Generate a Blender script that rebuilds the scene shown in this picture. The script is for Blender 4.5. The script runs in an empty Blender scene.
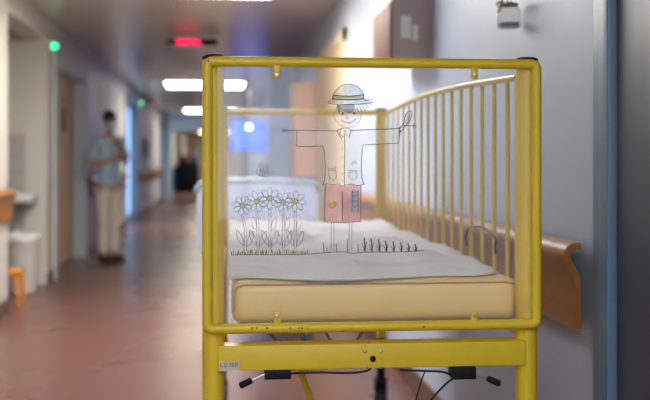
import bpy, bmesh, math, random
from mathutils import Vector, Matrix
from mathutils.geometry import tessellate_polygon
random.seed(7)
S = bpy.context.scene
C = S.collection
PI = math.pi

# ------------------------------------------------------------------ camera
F = 1000.0                      # focal length in pixels of the 650 wide frame
HZ = 160.0                      # horizon row
TH = math.atan(105.0 / F)
EYE = 1.17
cd = bpy.data.cameras.new('camera'); cam = bpy.data.objects.new('camera', cd); C.objects.link(cam)
cam.location = (0, 0, EYE); cam.rotation_euler = (PI/2, 0, -TH)
cd.sensor_width = 36; cd.lens = F/650*36
cd.shift_y = (HZ-200)/650
cd.dof.use_dof = True; cd.dof.focus_distance = 2.24; cd.dof.aperture_fstop = 2.7
cd.clip_start = .05
S.camera = cam
fwd = Vector((math.sin(TH), math.cos(TH), 0)); rgt = Vector((math.cos(TH), -math.sin(TH), 0))
CO = Vector((0, 0, EYE))
def ray(u, v): return fwd + rgt*((u-325)/F) + Vector((0, 0, (HZ-v)/F))
def at_y(u, v, y): r = ray(u, v); return CO + r*(y/r.y)
def at_x(u, v, x): r = ray(u, v); return CO + r*(x/r.x)

# ------------------------------------------------------------------ materials
def mat(name, col, rough=.5, metal=0.0, emit=None, es=0.0, noise=None, bump=0.0, nscale=40, spec=.5, coat=0.0, col2=None, stretch=(1,1,1)):
    m = bpy.data.materials.new(name); m.use_nodes = True
    nt = m.node_tree; b = nt.nodes['Principled BSDF']
    b.inputs['Base Color'].default_value = (*col, 1)
    b.inputs['Roughness'].default_value = rough; b.inputs['Metallic'].default_value = metal
    b.inputs['Specular IOR Level'].default_value = spec
    b.inputs['Coat Weight'].default_value = coat
    if emit:
        b.inputs['Emission Color'].default_value = (*emit, 1); b.inputs['Emission Strength'].default_value = es
    if noise or bump or col2:
        tc = nt.nodes.new('ShaderNodeTexCoord'); mp = nt.nodes.new('ShaderNodeMapping')
        mp.inputs['Scale'].default_value = stretch
        nt.links.new(tc.outputs['Object'], mp.inputs['Vector'])
        n = nt.nodes.new('ShaderNodeTexNoise'); n.inputs['Scale'].default_value = nscale; n.inputs['Detail'].default_value = 5
        nt.links.new(mp.outputs['Vector'], n.inputs['Vector'])
        if noise or col2:
            r = nt.nodes.new('ShaderNodeValToRGB')
            k = noise or 0
            a = tuple(c*(1-k) for c in col); c2 = col2 if col2 else tuple(min(1, c*(1+k)) for c in col)
            r.color_ramp.elements[0].position = .3; r.color_ramp.elements[1].position = .7
            r.color_ramp.elements[0].color = (*a, 1); r.color_ramp.elements[1].color = (*c2, 1)
            nt.links.new(n.outputs['Fac'], r.inputs['Fac']); nt.links.new(r.outputs['Color'], b.inputs['Base Color'])
        if bump:
            bp = nt.nodes.new('ShaderNodeBump'); bp.inputs['Strength'].default_value = bump; bp.inputs['Distance'].default_value = .01
            nt.links.new(n.outputs['Fac'], bp.inputs['Height']); nt.links.new(bp.outputs['Normal'], b.inputs['Normal'])
    return m

M = {}
M['yellow'] = mat('yellow_enamel', (.76, .51, .018), .38, noise=.04, nscale=14, bump=.01)
M['yellow_dark'] = mat('yellow_enamel_rail', (.76, .50, .03), .35)
M['black'] = mat('black_plastic', (.006, .006, .007), .5, noise=.2, spec=.2)
M['rubber'] = mat('dark_rubber', (.03, .03, .032), .7, noise=.2)
M['chip'] = mat('bare_chipped_metal', (.05, .03, .02), .6, metal=.4, noise=.3)
M['steel'] = mat('zinc_steel', (.5, .5, .5), .35, metal=1, noise=.1)
M['wall_l'] = mat('painted_wall_left', (.58, .56, .53), .55, noise=.03, nscale=3, bump=.03)
M['wall_r'] = mat('painted_wall_right', (.48, .54, .66), .45, noise=.03, nscale=3, bump=.03)
M['bulk'] = mat('teal_painted_plaster', (.68, .70, .62), .6, noise=.04, nscale=3)
M['base'] = mat('brown_vinyl_skirting', (.11, .055, .04), .4, noise=.1)
M['frame_b'] = mat('blue_grey_door_frame', (.13, .20, .28), .4, noise=.04)
M['frame_g'] = mat('grey_green_door_frame', (.56, .66, .70), .65, noise=.04)
M['leaf_b'] = mat('dark_blue_grey_door', (.035, .055, .085), .45, noise=.06, nscale=6)
M['leaf_w'] = mat('beige_wood_door', (.80, .58, .36), .7, noise=.10, nscale=3, stretch=(8, 8, .5))
M['wood'] = mat('varnished_beech', (.31, .12, .014), .40, noise=.18, nscale=5, stretch=(6, .8, 6), coat=.1)
M['wood_d'] = mat('brown_wood', (.15, .055, .03), .6, noise=.2, nscale=5, stretch=(6, 6, .6))
M['peach'] = mat('pink_beige_laminate', (.42, .31, .29), .5, noise=.04)
M['orangewood'] = mat('orange_wood_panel', (.72, .33, .08), .45, noise=.1, nscale=4, stretch=(6, 6, .6))
M['paper'] = mat('white_paper', (.75, .74, .72), .7, noise=.03)
M['paper2'] = mat('cream_paper', (.75, .66, .5), .7, noise=.06, nscale=8)
M['white'] = mat('white_plastic', (.62, .63, .65), .35, noise=.03)
M['bluewhite'] = mat('pale_blue_plastic', (.66, .70, .84), .4, noise=.03)
M['greytrim'] = mat('grey_edge_trim', (.22, .24, .27), .4, noise=.05)
M['bin'] = mat('grey_plastic_bag_bin', (.50, .47, .45), .5, noise=.06, nscale=10)
M['orange'] = mat('orange_plastic', (.75, .28, .015), .4, noise=.05)
M['lamp'] = mat('lamp_diffuser', (.9, .9, .85), .5, emit=(1, .90, .74), es=15)
M['lamp_cool'] = mat('cool_lamp_diffuser', (.9, .9, .9), .5, emit=(.90, .95, 1.0), es=18)
M['lamp_frame'] = mat('lamp_housing', (.6, .6, .58), .4, metal=.3, noise=.04)
M['green'] = mat('green_indicator', (.05, .6, .3), .4, emit=(.02, 1, .42), es=2.2)
M['red'] = mat('red_led', (.5, .01, .05), .4, emit=(1, .01, .09), es=5)
M['daypane'] = mat('daylit_frosted_glass', (.5, .7, .9), .3, emit=(.30, .56, 1.0), es=1.6)
M['bluepane'] = mat('blue_lit_glass', (.2, .25, .6), .2, emit=(.12, .16, 1.0), es=.35)
M['screen'] = mat('blue_screen', (.02, .1, .5), .2, emit=(.01, .06, 1.0), es=1.3)
M['spot'] = mat('white_spot_lamp', (.9, .9, .9), .3, emit=(.75, .88, 1), es=14)
M['dayglass'] = mat('overcast_daylight_glass', (.7, .8, .9), .2, emit=(.72, .84, 1.0), es=5)
M['mattress'] = mat('cream_vinyl', (.94, .64, .21), .38, noise=.035, nscale=5, bump=.08)
M['sheet'] = mat('white_cotton', (.80, .76, .71), .85, noise=.03, nscale=60, bump=.12)
M['skin'] = mat('skin', (.52, .29, .20), .5, noise=.05)
M['scrub'] = mat('blue_cotton_tunic', (.40, .58, .74), .8, noise=.06, nscale=12, bump=.1)
M['trouser'] = mat('cream_cotton_trousers', (.74, .68, .60), .8, noise=.05, nscale=12, bump=.1)
M['hair'] = mat('black_hair', (.02, .015, .012), .6, noise=.3, nscale=60)
M['mask'] = mat('pale_blue_mask', (.50, .76, .86), .7, noise=.04)
M['shoe'] = mat('dark_shoe', (.03, .028, .03), .6, noise=.1)
M['ink'] = mat('black_drawn_line', (.015, .018, .022), .6, noise=.1)
M['inkgrey'] = mat('grey_drawn_line', (.06, .08, .14), .6, noise=.1)
M['inkgreen'] = mat('olive_drawn_line', (.15, .17, .03), .6, noise=.1)
M['jarglass'] = None
def glassy(name, tint, haze, hazecol, rough=.02, ior=.22):
    m = bpy.data.materials.new(name); m.use_nodes = True; nt = m.node_tree
    for n in list(nt.nodes): nt.nodes.remove(n)
    out = nt.nodes.new('ShaderNodeOutputMaterial')
    tr = nt.nodes.new('ShaderNodeBsdfTransparent'); tr.inputs[0].default_value = (*tint, 1)
    di = nt.nodes.new('ShaderNodeBsdfDiffuse'); di.inputs[0].default_value = (*hazecol, 1)
    tl = nt.nodes.new('ShaderNodeBsdfTranslucent'); tl.inputs[0].default_value = (*hazecol, 1)
    gl = nt.nodes.new('ShaderNodeBsdfGlossy'); gl.inputs['Roughness'].default_value = rough
    nz = nt.nodes.new('ShaderNodeTexNoise'); nz.inputs['Scale'].default_value = 4
    mr = nt.nodes.new('ShaderNodeMapRange'); mr.inputs['To Min'].default_value = haze*.8; mr.inputs['To Max'].default_value = haze*1.2
    nt.links.new(nz.outputs['Fac'], mr.inputs['Value'])
    a = nt.nodes.new('ShaderNodeMixShader'); a.inputs[0].default_value = .5
    nt.links.new(di.outputs[0], a.inputs[1]); nt.links.new(tl.outputs[0], a.inputs[2])
    b = nt.nodes.new('ShaderNodeMixShader')
    nt.links.new(mr.outputs[0], b.inputs[0]); nt.links.new(tr.outputs[0], b.inputs[1]); nt.links.new(a.outputs[0], b.inputs[2])
    fr = nt.nodes.new('ShaderNodeLayerWeight'); fr.inputs['Blend'].default_value = ior
    c = nt.nodes.new('ShaderNodeMixShader')
    nt.links.new(fr.outputs['Fresnel'], c.inputs[0]); nt.links.new(b.outputs[0], c.inputs[1]); nt.links.new(gl.outputs[0], c.inputs[2])
    nt.links.new(c.outputs[0], out.inputs['Surface'])
    return m
M['acrylic'] = glassy('clear_acrylic', (.99, .99, 1.0), .05, (.88, .91, .98))
M['jarglass'] = glassy('jar_glass', (.93, .94, .94), .22, (.62, .62, .58), .08, .05)
M['tint_pink'] = glassy('translucent_pink_paint', (1, .88, .88), .30, (1, .70, .72), .4)
M['tint_yellow'] = glassy('translucent_yellow_paint', (1, 1, .5), .5, (.95, .92, .25), .4)
M['tint_lime'] = glassy('translucent_lime_paint', (.95, 1, .3), .5, (1, 1, .15), .4)
M['tint_blue'] = glassy('translucent_blue_paint', (.75, 1, 1), .5, (.55, .9, 1), .4)
M['tint_hat'] = glassy('translucent_grey_paint', (.86, .9, .95), .16, (.7, .75, .8), .4)
M['tint_hair'] = glassy('translucent_hair_paint', (.72, .78, .84), .25, (.45, .5, .56), .4)
M['tint_band'] = glassy('translucent_straw_paint', (1, .93, .7), .45, (1, .88, .6), .4)
M['tint_white'] = glassy('translucent_white_paint', (1, 1, 1), .10, (.95, .93, .88), .4)

def floor_mat():
    m = mat('polished_red_brown_vinyl', (.15, .064, .050), .24, noise=.05, nscale=2.5, spec=.6)
    nt = m.node_tree; b = nt.nodes['Principled BSDF']
    n = nt.nodes.new('ShaderNodeTexNoise'); n.inputs['Scale'].default_value = 1.3; n.inputs['Detail'].default_value = 6
    mr = nt.nodes.new('ShaderNodeMapRange'); mr.inputs['To Min'].default_value = .24; mr.inputs['To Max'].default_value = .32
    tc = nt.nodes.new('ShaderNodeTexCoord'); nt.links.new(tc.outputs['Object'], n.inputs['Vector'])
    nt.links.new(n.outputs['Fac'], mr.inputs['Value']); nt.links.new(mr.outputs[0], b.inputs['Roughness'])
    return m
M['floor'] = floor_mat()
def ceil_mat():
    m = mat('satin_metal_ceiling', (.66, .60, .52), .30, metal=.25)
    nt = m.node_tree; b = nt.nodes['Principled BSDF']
    tc = nt.nodes.new('ShaderNodeTexCoord'); w = nt.nodes.new('ShaderNodeTexWave'); w.bands_direction = 'X'
    w.inputs['Scale'].default_value = 1.6; w.inputs['Distortion'].default_value = 0
    bp = nt.nodes.new('ShaderNodeBump'); bp.inputs['Strength'].default_value = .12; bp.inputs['Distance'].default_value = .01
    nt.links.new(tc.outputs['Object'], w.inputs['Vector']); nt.links.new(w.outputs['Fac'], bp.inputs['Height'])
    nt.links.new(bp.outputs['Normal'], b.inputs['Normal'])
    return m
M['ceil'] = ceil_mat()
def tile_mat():
    m = mat('white_wall_tiles', (.42, .42, .40), .3)
    nt = m.node_tree; b = nt.nodes['Principled BSDF']
    tc = nt.nodes.new('ShaderNodeTexCoord'); mp = nt.nodes.new('ShaderNodeMapping'); mp.inputs['Rotation'].default_value = (PI/2, 0, 0)
    br = nt.nodes.new('ShaderNodeTexBrick'); br.offset = 0
    br.inputs['Color1'].default_value = (.42, .42, .40, 1); br.inputs['Color2'].default_value = (.40, .40, .385, 1); br.inputs['Mortar'].default_value = (.27, .27, .26, 1)
    br.inputs['Scale'].default_value = 1; br.inputs['Brick Width'].default_value = .15; br.inputs['Row Height'].default_value = .15; br.inputs['Mortar Size'].default_value = .004
    nt.links.new(tc.outputs['Object'], mp.inputs['Vector']); nt.links.new(mp.outputs['Vector'], br.inputs['Vector']); nt.links.new(br.outputs['Color'], b.inputs['Base Color'])
    return m
M['tile'] = tile_mat()

# ------------------------------------------------------------------ mesh helpers
class MB:
    def __init__(s): s.bm = bmesh.new()
    def box(s, x0, x1, y0, y1, z0, z1, bev=0, rot=None):
        mtx = Matrix.Translation(((x0+x1)/2, (y0+y1)/2, (z0+z1)/2))
        if rot: mtx = mtx @ rot
        mtx = mtx @ Matrix.Diagonal((abs(x1-x0), abs(y1-y0), abs(z1-z0), 1))
        r = bmesh.ops.create_cube(s.bm, size=1, matrix=mtx)
        if bev:
            es = list({e for v in r['verts'] for e in v.link_edges})
            bmesh.ops.bevel(s.bm, geom=es, offset=bev, segments=3, profile=.5, affect='EDGES')
        return s
    def tube(s, pts, r, n=12, closed=False, flat=None):
        pts = [Vector(p) for p in pts]; k = len(pts); rings = []
        rr = r if isinstance(r, (list, tuple)) else [r]*k
        prev = None
        for i, p in enumerate(pts):
            if closed: t = pts[(i+1) % k]-pts[i-1]
            else: t = pts[min(i+1, k-1)]-pts[max(i-1, 0)]
            t.normalize()
            if prev is None:
                a = Vector((0, 0, 1)) if abs(t.z) < .9 else Vector((1, 0, 0))
                n1 = t.cross(a).normalized()
            else:
                n1 = (prev - t*prev.dot(t)); n1 = n1.normalized() if n1.length > 1e-6 else t.orthogonal().normalized()
            prev = n1; n2 = t.cross(n1)
            rings.append([s.bm.verts.new(p + (n1*math.cos(2*PI*j/n)+n2*math.sin(2*PI*j/n))*rr[i]) for j in range(n)])
        for i in range(k if closed else k-1):
            A, B = rings[i], rings[(i+1) % k]
            for j in range(n): s.bm.faces.new((A[j], A[(j+1) % n], B[(j+1) % n], B[j]))
        if not closed:
            s.bm.faces.new(rings[0][::-1]); s.bm.faces.new(rings[-1])
        return s
    def lathe(s, prof, loc=(0, 0, 0), n=24, mtx=None):
        rings = []
        for (r, z) in prof:
            ring = []
            for j in range(n):
                p = Vector((max(r, 1e-4)*math.cos(2*PI*j/n), max(r, 1e-4)*math.sin(2*PI*j/n), z))
                if mtx: p = mtx @ p
                ring.append(s.bm.verts.new(p+Vector(loc)))
            rings.append(ring)
        for A, B in zip(rings, rings[1:]):
            for j in range(n): s.bm.faces.new((A[j], A[(j+1) % n], B[(j+1) % n], B[j]))
        s.bm.faces.new(rings[0][::-1]); s.bm.faces.new(rings[-1])
        return s
    def ball(s, c, r, sc=(1, 1, 1), seg=16):
        bmesh.ops.create_uvsphere(s.bm, u_segments=seg, v_segments=max(6, seg//2+2), radius=r, matrix=Matrix.Translation(c) @ Matrix.Diagonal((*sc, 1)))
        return s
    def prism(s, pts, axis, a0, a1):
        """polygon pts (2d) pushed along an axis from a0 to a1"""
        def mk(p, a):
            if axis == 'y': return Vector((p[0], a, p[1]))
            if axis == 'x': return Vector((a, p[0], p[1]))
            return Vector((p[0], p[1], a))
        A = [s.bm.verts.new(mk(p, a0)) for p in pts]; B = [s.bm.verts.new(mk(p, a1)) for p in pts]
        n = len(pts)
        for i in range(n): s.bm.faces.new((A[i], A[(i+1) % n], B[(i+1) % n], B[i]))
        s.bm.faces.new(A[::-1]); s.bm.faces.new(B)
        return s
    def build(s, name, m, parent=None, smooth=True, subsurf=0):
        bmesh.ops.recalc_face_normals(s.bm, faces=s.bm.faces[:])
        me = bpy.data.meshes.new(name); s.bm.to_mesh(me); s.bm.free()
        if m: me.materials.append(m)
        o = bpy.data.objects.new(name, me); C.objects.link(o)
        if parent: o.parent = parent
        if smooth:
            for p in me.polygons: p.use_smooth = True
            es = bmesh.new(); es.from_mesh(me)
            for e in es.edges:
                if len(e.link_faces) == 2 and e.calc_face_angle(0) > math.radians(38): e.smooth = False
            es.to_mesh(me); es.free()
        if subsurf:
            md = o.modifiers.new('sub', 'SUBSURF'); md.levels = md.render_levels = subsurf
        return o
def tag(o, label=None, cat=None, group=None, kind=None):
    if label: o['label'] = label
    if cat: o['category'] = cat
    if group: o['group'] = group
    if kind: o['kind'] = kind
    return o
def empty(name, loc, label, cat, rz=0, group=None):
    o = bpy.data.objects.new(name, None); C.objects.link(o); o.location = loc; o.rotation_euler = (0, 0, rz); o.empty_display_size = .1
    return tag(o, label, cat, group)
def struct(o): o['kind'] = 'structure'; return o
def bx(name, m, x0, x1, y0, y1, z0, z1, parent=None, bev=0):
    return MB().box(x0, x1, y0, y1, z0, z1, bev).build(name, m, parent, smooth=bool(bev))
def copy_tree(o, parent=None):
    c = o.copy(); C.objects.link(c)
    if parent: c.parent = parent
    for ch in list(o.children): copy_tree(ch, c)
    return c

# ------------------------------------------------------------------ the setting
H = 2.50; XL = -1.62; XR = .98; YB = -5.0; YE = 50.0
LW = XL-.20                     # back of the left wall
struct(bx('floor', M['floor'], -3.2, 1.3, YB-.2, YE+.2, -.1, 0))
struct(bx('ceiling', M['ceil'], -3.2, 1.3, YB-.2, YE+.2, H, H+.1))
# left wall: openings (y0, y1, top)
openL = [(7.89, 9.63, 2.31), (10.1, 12.3, 2.12), (17.5, 19.6, 2.25), (27.9, 29.7, 2.25)]
w = MB(); y = YB
for (a, b, t) in openL:
    w.box(LW, XL, y, a, 0, H); w.box(LW, XL, a, b, t, H); y = b
w.box(LW, XL, y, YE, 0, H)
struct(w.build('wall_left', M['wall_l'], smooth=False))
# right wall with the blue window opening
wy0, wy1, wz0, wz1 = 11.0, 29.0, 1.25, 1.98
w = MB(); w.box(XR, XR+.2, YB, wy0, 0, H); w.box(XR, XR+.2, wy0, wy1, 0, wz0); w.box(XR, XR+.2, wy0, wy1, wz1, H); w.box(XR, XR+.2, wy1, YE, 0, H)
struct(w.build('wall_right', M['wall_r'], smooth=False))
struct(bx('wall_back', M['leaf_w'], -3.2, 1.3, YE, YE+.2, 0, H))
w = MB(); w.box(-3.2, -1.45, YB-.2, YB, 0, H); w.box(.8, 1.3, YB-.2, YB, 0, H); w.box(-1.45, .8, YB-.2, YB, 0, .55); w.box(-1.45, .8, YB-.2, YB, 2.35, H)
struct(w.build('wall_front', M['wall_l'], smooth=False))
# window behind the camera
wf = MB()
for x in (-1.45, -.7, .05, .74): wf.box(x, x+.06, YB-.12, YB-.04, .55, 2.35)
for z in (.55, 2.29): wf.box(-1.45, .8, YB-.12, YB-.04, z, z+.06)
win3 = struct(wf.build('window_3', M['white'], smooth=False))
bx('pane', M['dayglass'], -1.44, .79, YB-.09, YB-.08, .56, 2.34, win3)
# tiled niche behind the left wall
n = MB(); n.box(-2.62, -2.52, 7.79, 9.73, 0, H); n.box(-2.52, LW, 7.69, 7.79, 0, H)
struct(n.build('wall_niche_side', M['wall_l'], smooth=False))
n = MB(); n.box(-2.52, LW, 9.63, 9.73, 1.42, H)
struct(n.build('wall_niche_end', M['wall_l'], smooth=False))
n = MB(); n.box(-2.52, LW, 9.62, 9.73, 0, 1.42)
struct(n.build('wall_niche_tiled', M['tile'], smooth=False))
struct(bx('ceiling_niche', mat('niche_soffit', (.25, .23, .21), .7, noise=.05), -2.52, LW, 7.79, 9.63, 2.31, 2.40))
# bulkhead across the corridor and the lighter stretch beyond
n = MB(); n.box(XL, XR, 29.9, 30.2, 2.03, H); n.box(XL, -1.42, 29.9, 30.2, 0, 2.03); n.box(.80, XR, 29.9, 30.2, 0, 2.03)
struct(n.build('trim_1', M['bulk'], smooth=False))
# skirting
def skirt(name, xa, xb, spans):
    m = MB()
    for a, b in spans: m.box(xa, xb, a, b, 0, .11)
    struct(m.build(name, M['base'], smooth=False))
skirt('baseboard_left', XL, XL+.012, [(YB, 7.89), (9.63, 9.98), (12.42, 17.4), (19.7, 27.8), (30.2, YE)])
skirt('baseboard_right', XR-.012, XR, [(YB, 1.05), (2.5, 7.6), (9.9, 29.9)])

# doors -----------------------------------------------------------------
def architrave(name, m, x, s, y0, y1, top, wd=.09, depth=.03):
    """frame around an opening in the wall at x, s=+1 projecting towards +x"""
    b = MB()
    xa, xb = sorted((x-s*.2, x+s*depth))
    b.box(xa, xb, y0-wd, y0+.02, 0, top+wd); b.box(xa, xb, y1-.02, y1+wd, 0, top+wd); b.box(xa, xb, y0, y1, top-.02, top+wd)
    return struct(b.build(name, m, smooth=False))
d1 = architrave('door_1', M['frame_g'], XL, 1, 10.1, 12.3, 2.12, .10, .02)
lf = bx('leaf', M['leaf_w'], XL-.17, XL-.13, 10.12, 12.28, .01, 2.10, d1)
# pictogram of a seated figure on the leaf
p = MB(); fc = at_x(64, 100, XL-.125)
p.ball(fc, .05, (.1, 1, 1)); yy, zz = fc.y, fc.z
p.prism([(yy-.06, zz-.07), (yy+.05, zz-.07), (yy+.10, zz-.36), (yy-.12, zz-.36)], 'x', XL-.129, XL-.122)
tag(p.build('pictogram', M['rubber'], lf, smooth=False), 'dark pictogram of a figure')
hm = MB(); hm.tube([(XL-.13, 12.12, 1.03), (XL-.07, 12.12, 1.03), (XL-.07, 12.0, 1.03)], .011)
hm.build('handle', M['steel'], lf)
for k, (a, b, t) in enumerate(openL[2:]):
    d = architrave('door_%d' % (k+2), M['frame_b'], XL, 1, a, b, t, .09, .03)
    l2 = bx('leaf', M['bluewhite'], XL-.14, XL-.10, a+.02, b-.02, .01, t-.02, d)
    bx('pane', M['daypane'], XL-.105, XL-.094, a+.10, b-.12, .15, t-.12, l2)
# near right door: frame and leaf
d4 = MB()
d4.box(XR-.022, XR, 2.425, 2.50, 0, 2.2, .004); d4.box(XR-.040, XR, 2.355, 2.42, 0, 2.2, .006)
d4.box(XR-.022, XR, 1.05, 1.13, 0, 2.2, .004); d4.box(XR-.022, XR, 1.05, 2.5, 2.12, 2.2, .004)
d4 = struct(d4.build('door_4', M['frame_b']))
l4 = bx('leaf', M['leaf_b'], XR-.02, XR-.001, 1.14, 2.345, .005, 2.12, d4, .003)
h = MB(); h.tube([(XR-.02, 1.25, 1.02), (XR-.07, 1.25, 1.02), (XR-.07, 1.38, 1.02)], .01); h.build('handle', M['steel'], l4)
# blue lit window strip on the right and its frame
wn = MB()
for yy in (wy0, 15.0, 20.0, 24.5, wy1-.08): wn.box(XR+.01, XR+.07, yy, yy+.08, wz0, wz1)
for zz in (wz0, wz1-.07): wn.box(XR+.01, XR+.07, wy0, wy1, zz, zz+.07)
wn = struct(wn.build('window_1', M['white'], smooth=False))
bx('pane', M['bluepane'], XR+.09, XR+.10, wy0, wy1, wz0, wz1, wn)
# added door panel whose cream colour paints warm lamp light on the wall
d5 = MB(); d5.box(XR-.025, XR, 7.7, 7.8, 0, 2.2); d5.box(XR-.025, XR, 9.75, 9.85, 0, 2.2); d5.box(XR-.025, XR, 7.7, 9.85, 2.1, 2.2)
d5 = struct(d5.build('door_5', M['paper2'], smooth=False))
bx('leaf', mat('warm_light_cream', (.90, .72, .44), .45, noise=.05), XR-.012, XR-.001, 7.8, 9.75, .01, 2.1, d5)

# handrails -------------------------------------------------------------
PROF = [(.030, .952), (.050, .951), (.068, .943), (.078, .925), (.076, .903), (.062, .882), (.052, .864), (.048, .845), (.048, .722)]
def railprof():
    th = .018; out = [Vector((p, z)) for p, z in PROF]; inn = []
    for i, p in enumerate(out):
        t = (out[min(i+1, len(out)-1)]-out[max(i-1, 0)]).normalized(); nn = Vector((t.y, -t.x))
        inn.append(p + nn*th)
    if inn[0].y > out[0].y: inn = [p*2-q for p, q in zip(out, inn)]
    return out+inn[::-1]
def rail(name, x, s, y0, y1, label, group):
    root = empty(name, (x, y0, 0), label, 'handrail', group=group)
    b = MB(); b.prism([(s*p.x, p.y) for p in railprof()], 'y', 0, y1-y0)
    b.build('board', M['wood'], root)
    k = y0+.25
    while k < y1:
        q = MB(); q.box(min(0, s*.040), max(0, s*.040), k-y0-.02, k-y0+.02, .78, .84); q.build('bracket', M['steel'], root, smooth=False)
        k += 2.4
    return root
rail('wooden_handrail', XR, -1, 2.56, 7.62, 'varnished beech wall handrail ending beside the blue door frame, running behind the bed', None)
rail('wooden_handrail', XR, -1, 9.95, 13.0, 'short far length of beech handrail on the right wall beyond the wooden cabinet', None)
rail('wooden_handrail', XL, 1, 3.0, 7.84, 'beech handrail end at the left edge, before the tiled washing niche', None)
rail('wooden_handrail', XL, 1, 12.5, 17.3, 'beech handrail on the left wall behind the standing person', None)
rail('wooden_handrail', XL, 1, 19.8, 27.7, 'beech handrail on the left wall between the two bright blue doors', None)

# ceiling lights --------------------------------------------------------
def lamp(y, label, xc=-.25, m='lamp'):
    r = empty('ceiling_light', (xc, y, H), label, 'ceiling light', group='ceiling lights along the corridor')
    fr = MB(); fr.box(-.68, .68, 0, .03, -.05, -.001); fr.box(-.68, .68, 1.17, 1.20, -.05, -.001); fr.box(-.68, -.65, 0, 1.2, -.05, -.001); fr.box(.65, .68, 0, 1.2, -.05, -.001)
    fr.build('housing', M['lamp_frame'], r, smooth=False)
    bx('diffuser', M[m], -.65, .65, .03, 1.17, -.055, -.02, r)
lamp(5.0, 'unseen cool ceiling light added to brighten the cot and wall', m='lamp_cool')  # extra lamp outside the regular row, added to brighten the cot and wall
lamp(-1.6, 'cool ceiling light behind the viewpoint, outside the photo', m='lamp_cool')
lamp(6.72, 'bright rectangular ceiling light at the top edge, nearest the bed')
lamp(16.6, 'bright ceiling light just beyond the red text display')
lamp(25.6, 'third bright ceiling light down the corridor')
lamp(34.6, 'fourth ceiling light, beyond the teal bulkhead')
lamp(45.6, 'smallest and farthest ceiling light of the corridor')

# red text display --------------------------------------------------------
dc = at_y(192.5, 42.3, 10.6)
ds = empty('led_display', (dc.x, dc.y, dc.z-.045), 'hanging black text display with glowing red letters and a pale housing', 'display')
hs = MB(); hs.box(-.285, .285, 0, .10, -.012, .11, .008); hs.build('housing', M['white'], ds)
bx('screen', M['black'], -.265, .265, -.006, 0, .012, .082, ds)
for x in (-.2, .2): hg = MB(); hg.tube([(x, .05, .11), (x, .05, H-dc.z+.045)], .006, 8); hg.build('hanger', M['steel'], ds)
lt = MB()
# dot matrix letters
FONT = {'A': ['01110','10001','10001','11111','10001','10001','10001'], 'S': ['01111','10000','10000','01110','00001','00001','11110'],
        'T': ['11111','00100','00100','00100','00100','00100','00100'], 'E': ['11111','10000','10000','11110','10000','10000','11111'],
        'R': ['11110','10001','10001','11110','10100','10010','10001'], 'O': ['01110','10001','10001','10001','10001','10001','01110'],
        'L': ['10000','10000','10000','10000','10000','10000','11111'], 'J': ['00111','00010','00010','00010','00010','10010','01100'],
        'U': ['10001','10001','10001','10001','10001','10001','01110'], 'N': ['10001','11001','10101','10101','10011','10001','10001']}
def dots(mb, txt, x0, z0, cell, y0, y1, fill=.82, hx=1.0):
    x = x0
    for ch in txt:
        if ch != ' ':
            for r, row in enumerate(FONT[ch]):
                for c, v in enumerate(row):
                    if v == '1':
                        a = x+c*cell*hx; b = z0-(r+1)*cell
                        mb.box(a, a+cell*hx*fill, y0, y1, b, b+cell*fill)
        x += 6*cell*hx
dots(lt, 'SORTEL', -.165, .074, .0075, -.010, -.005, .95, .98)
lt.build('letters', M['red'], ds, smooth=False)

# green indicator lamps ---------------------------------------------------
def green(pt, wallx, s, label):
    r = empty('indicator_lamp', (wallx, pt.y, pt.z), label, 'indicator lamp', group='green indicator lamps above the doors')
    b = MB(); b.box(min(-s*.003, s*.02), max(-s*.003, s*.02), -.05, .05, -.05, .05, .004); b.build('backplate', M['white'], r)
    b = MB(); b.ball((s*.040, 0, 0), .033); b.build('lens', M['green'], r)
green(at_x(55, 46, XL+.045), XL, 1, 'glowing green lamp above the beige wooden door')
green(at_x(141, 103, XL+.045), XL, 1, 'small green lamp above the bright blue door on the left wall')
green(at_x(287, 89, XR-.045), XR, -1, 'green lamp high on the right wall, seen through the clear panel')

# posters, dispensers -----------------------------------------------------
def sheetpaper(pa, pb, wallx, s, name, m, label, cat, grp=None):
    r = MB(); y0, y1 = sorted((pa.y, pb.y)); z0, z1 = sorted((pa.z, pb.z))
    r.box(min(wallx-s*.002, wallx+s*.006), max(wallx-s*.002, wallx+s*.006), y0, y1, z0, z1)
    return tag(r.build(name, m, smooth=False), label, cat, grp)
sheetpaper(at_x(99, 82, XL), at_x(104, 112, XL), XL, 1, 'poster', M['paper2'], 'cream poster on the left wall above the person, the nearer one', 'poster', 'posters on the left wall')
sheetpaper(at_x(107, 84, XL), at_x(112, 112, XL), XL, 1, 'poster', M['paper'], 'pale poster on the left wall above the person, the farther one', 'poster', 'posters on the left wall')
dp = at_x(146, 148, XL+.05)
r = empty('soap_dispenser', (XL, dp.y, dp.z), 'grey dispenser on the left wall between the two blue doors', 'dispenser')
b = MB(); b.box(-.003, .12, -.20, .20, -.16, .18, .02); b.build('body', M['greytrim'], r); b = MB(); b.box(.02, .16, -.06, .06, -.2, -.16, .008); b.build('lever', M['steel'], r)
b = at_x(36, 0, XL)

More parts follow.
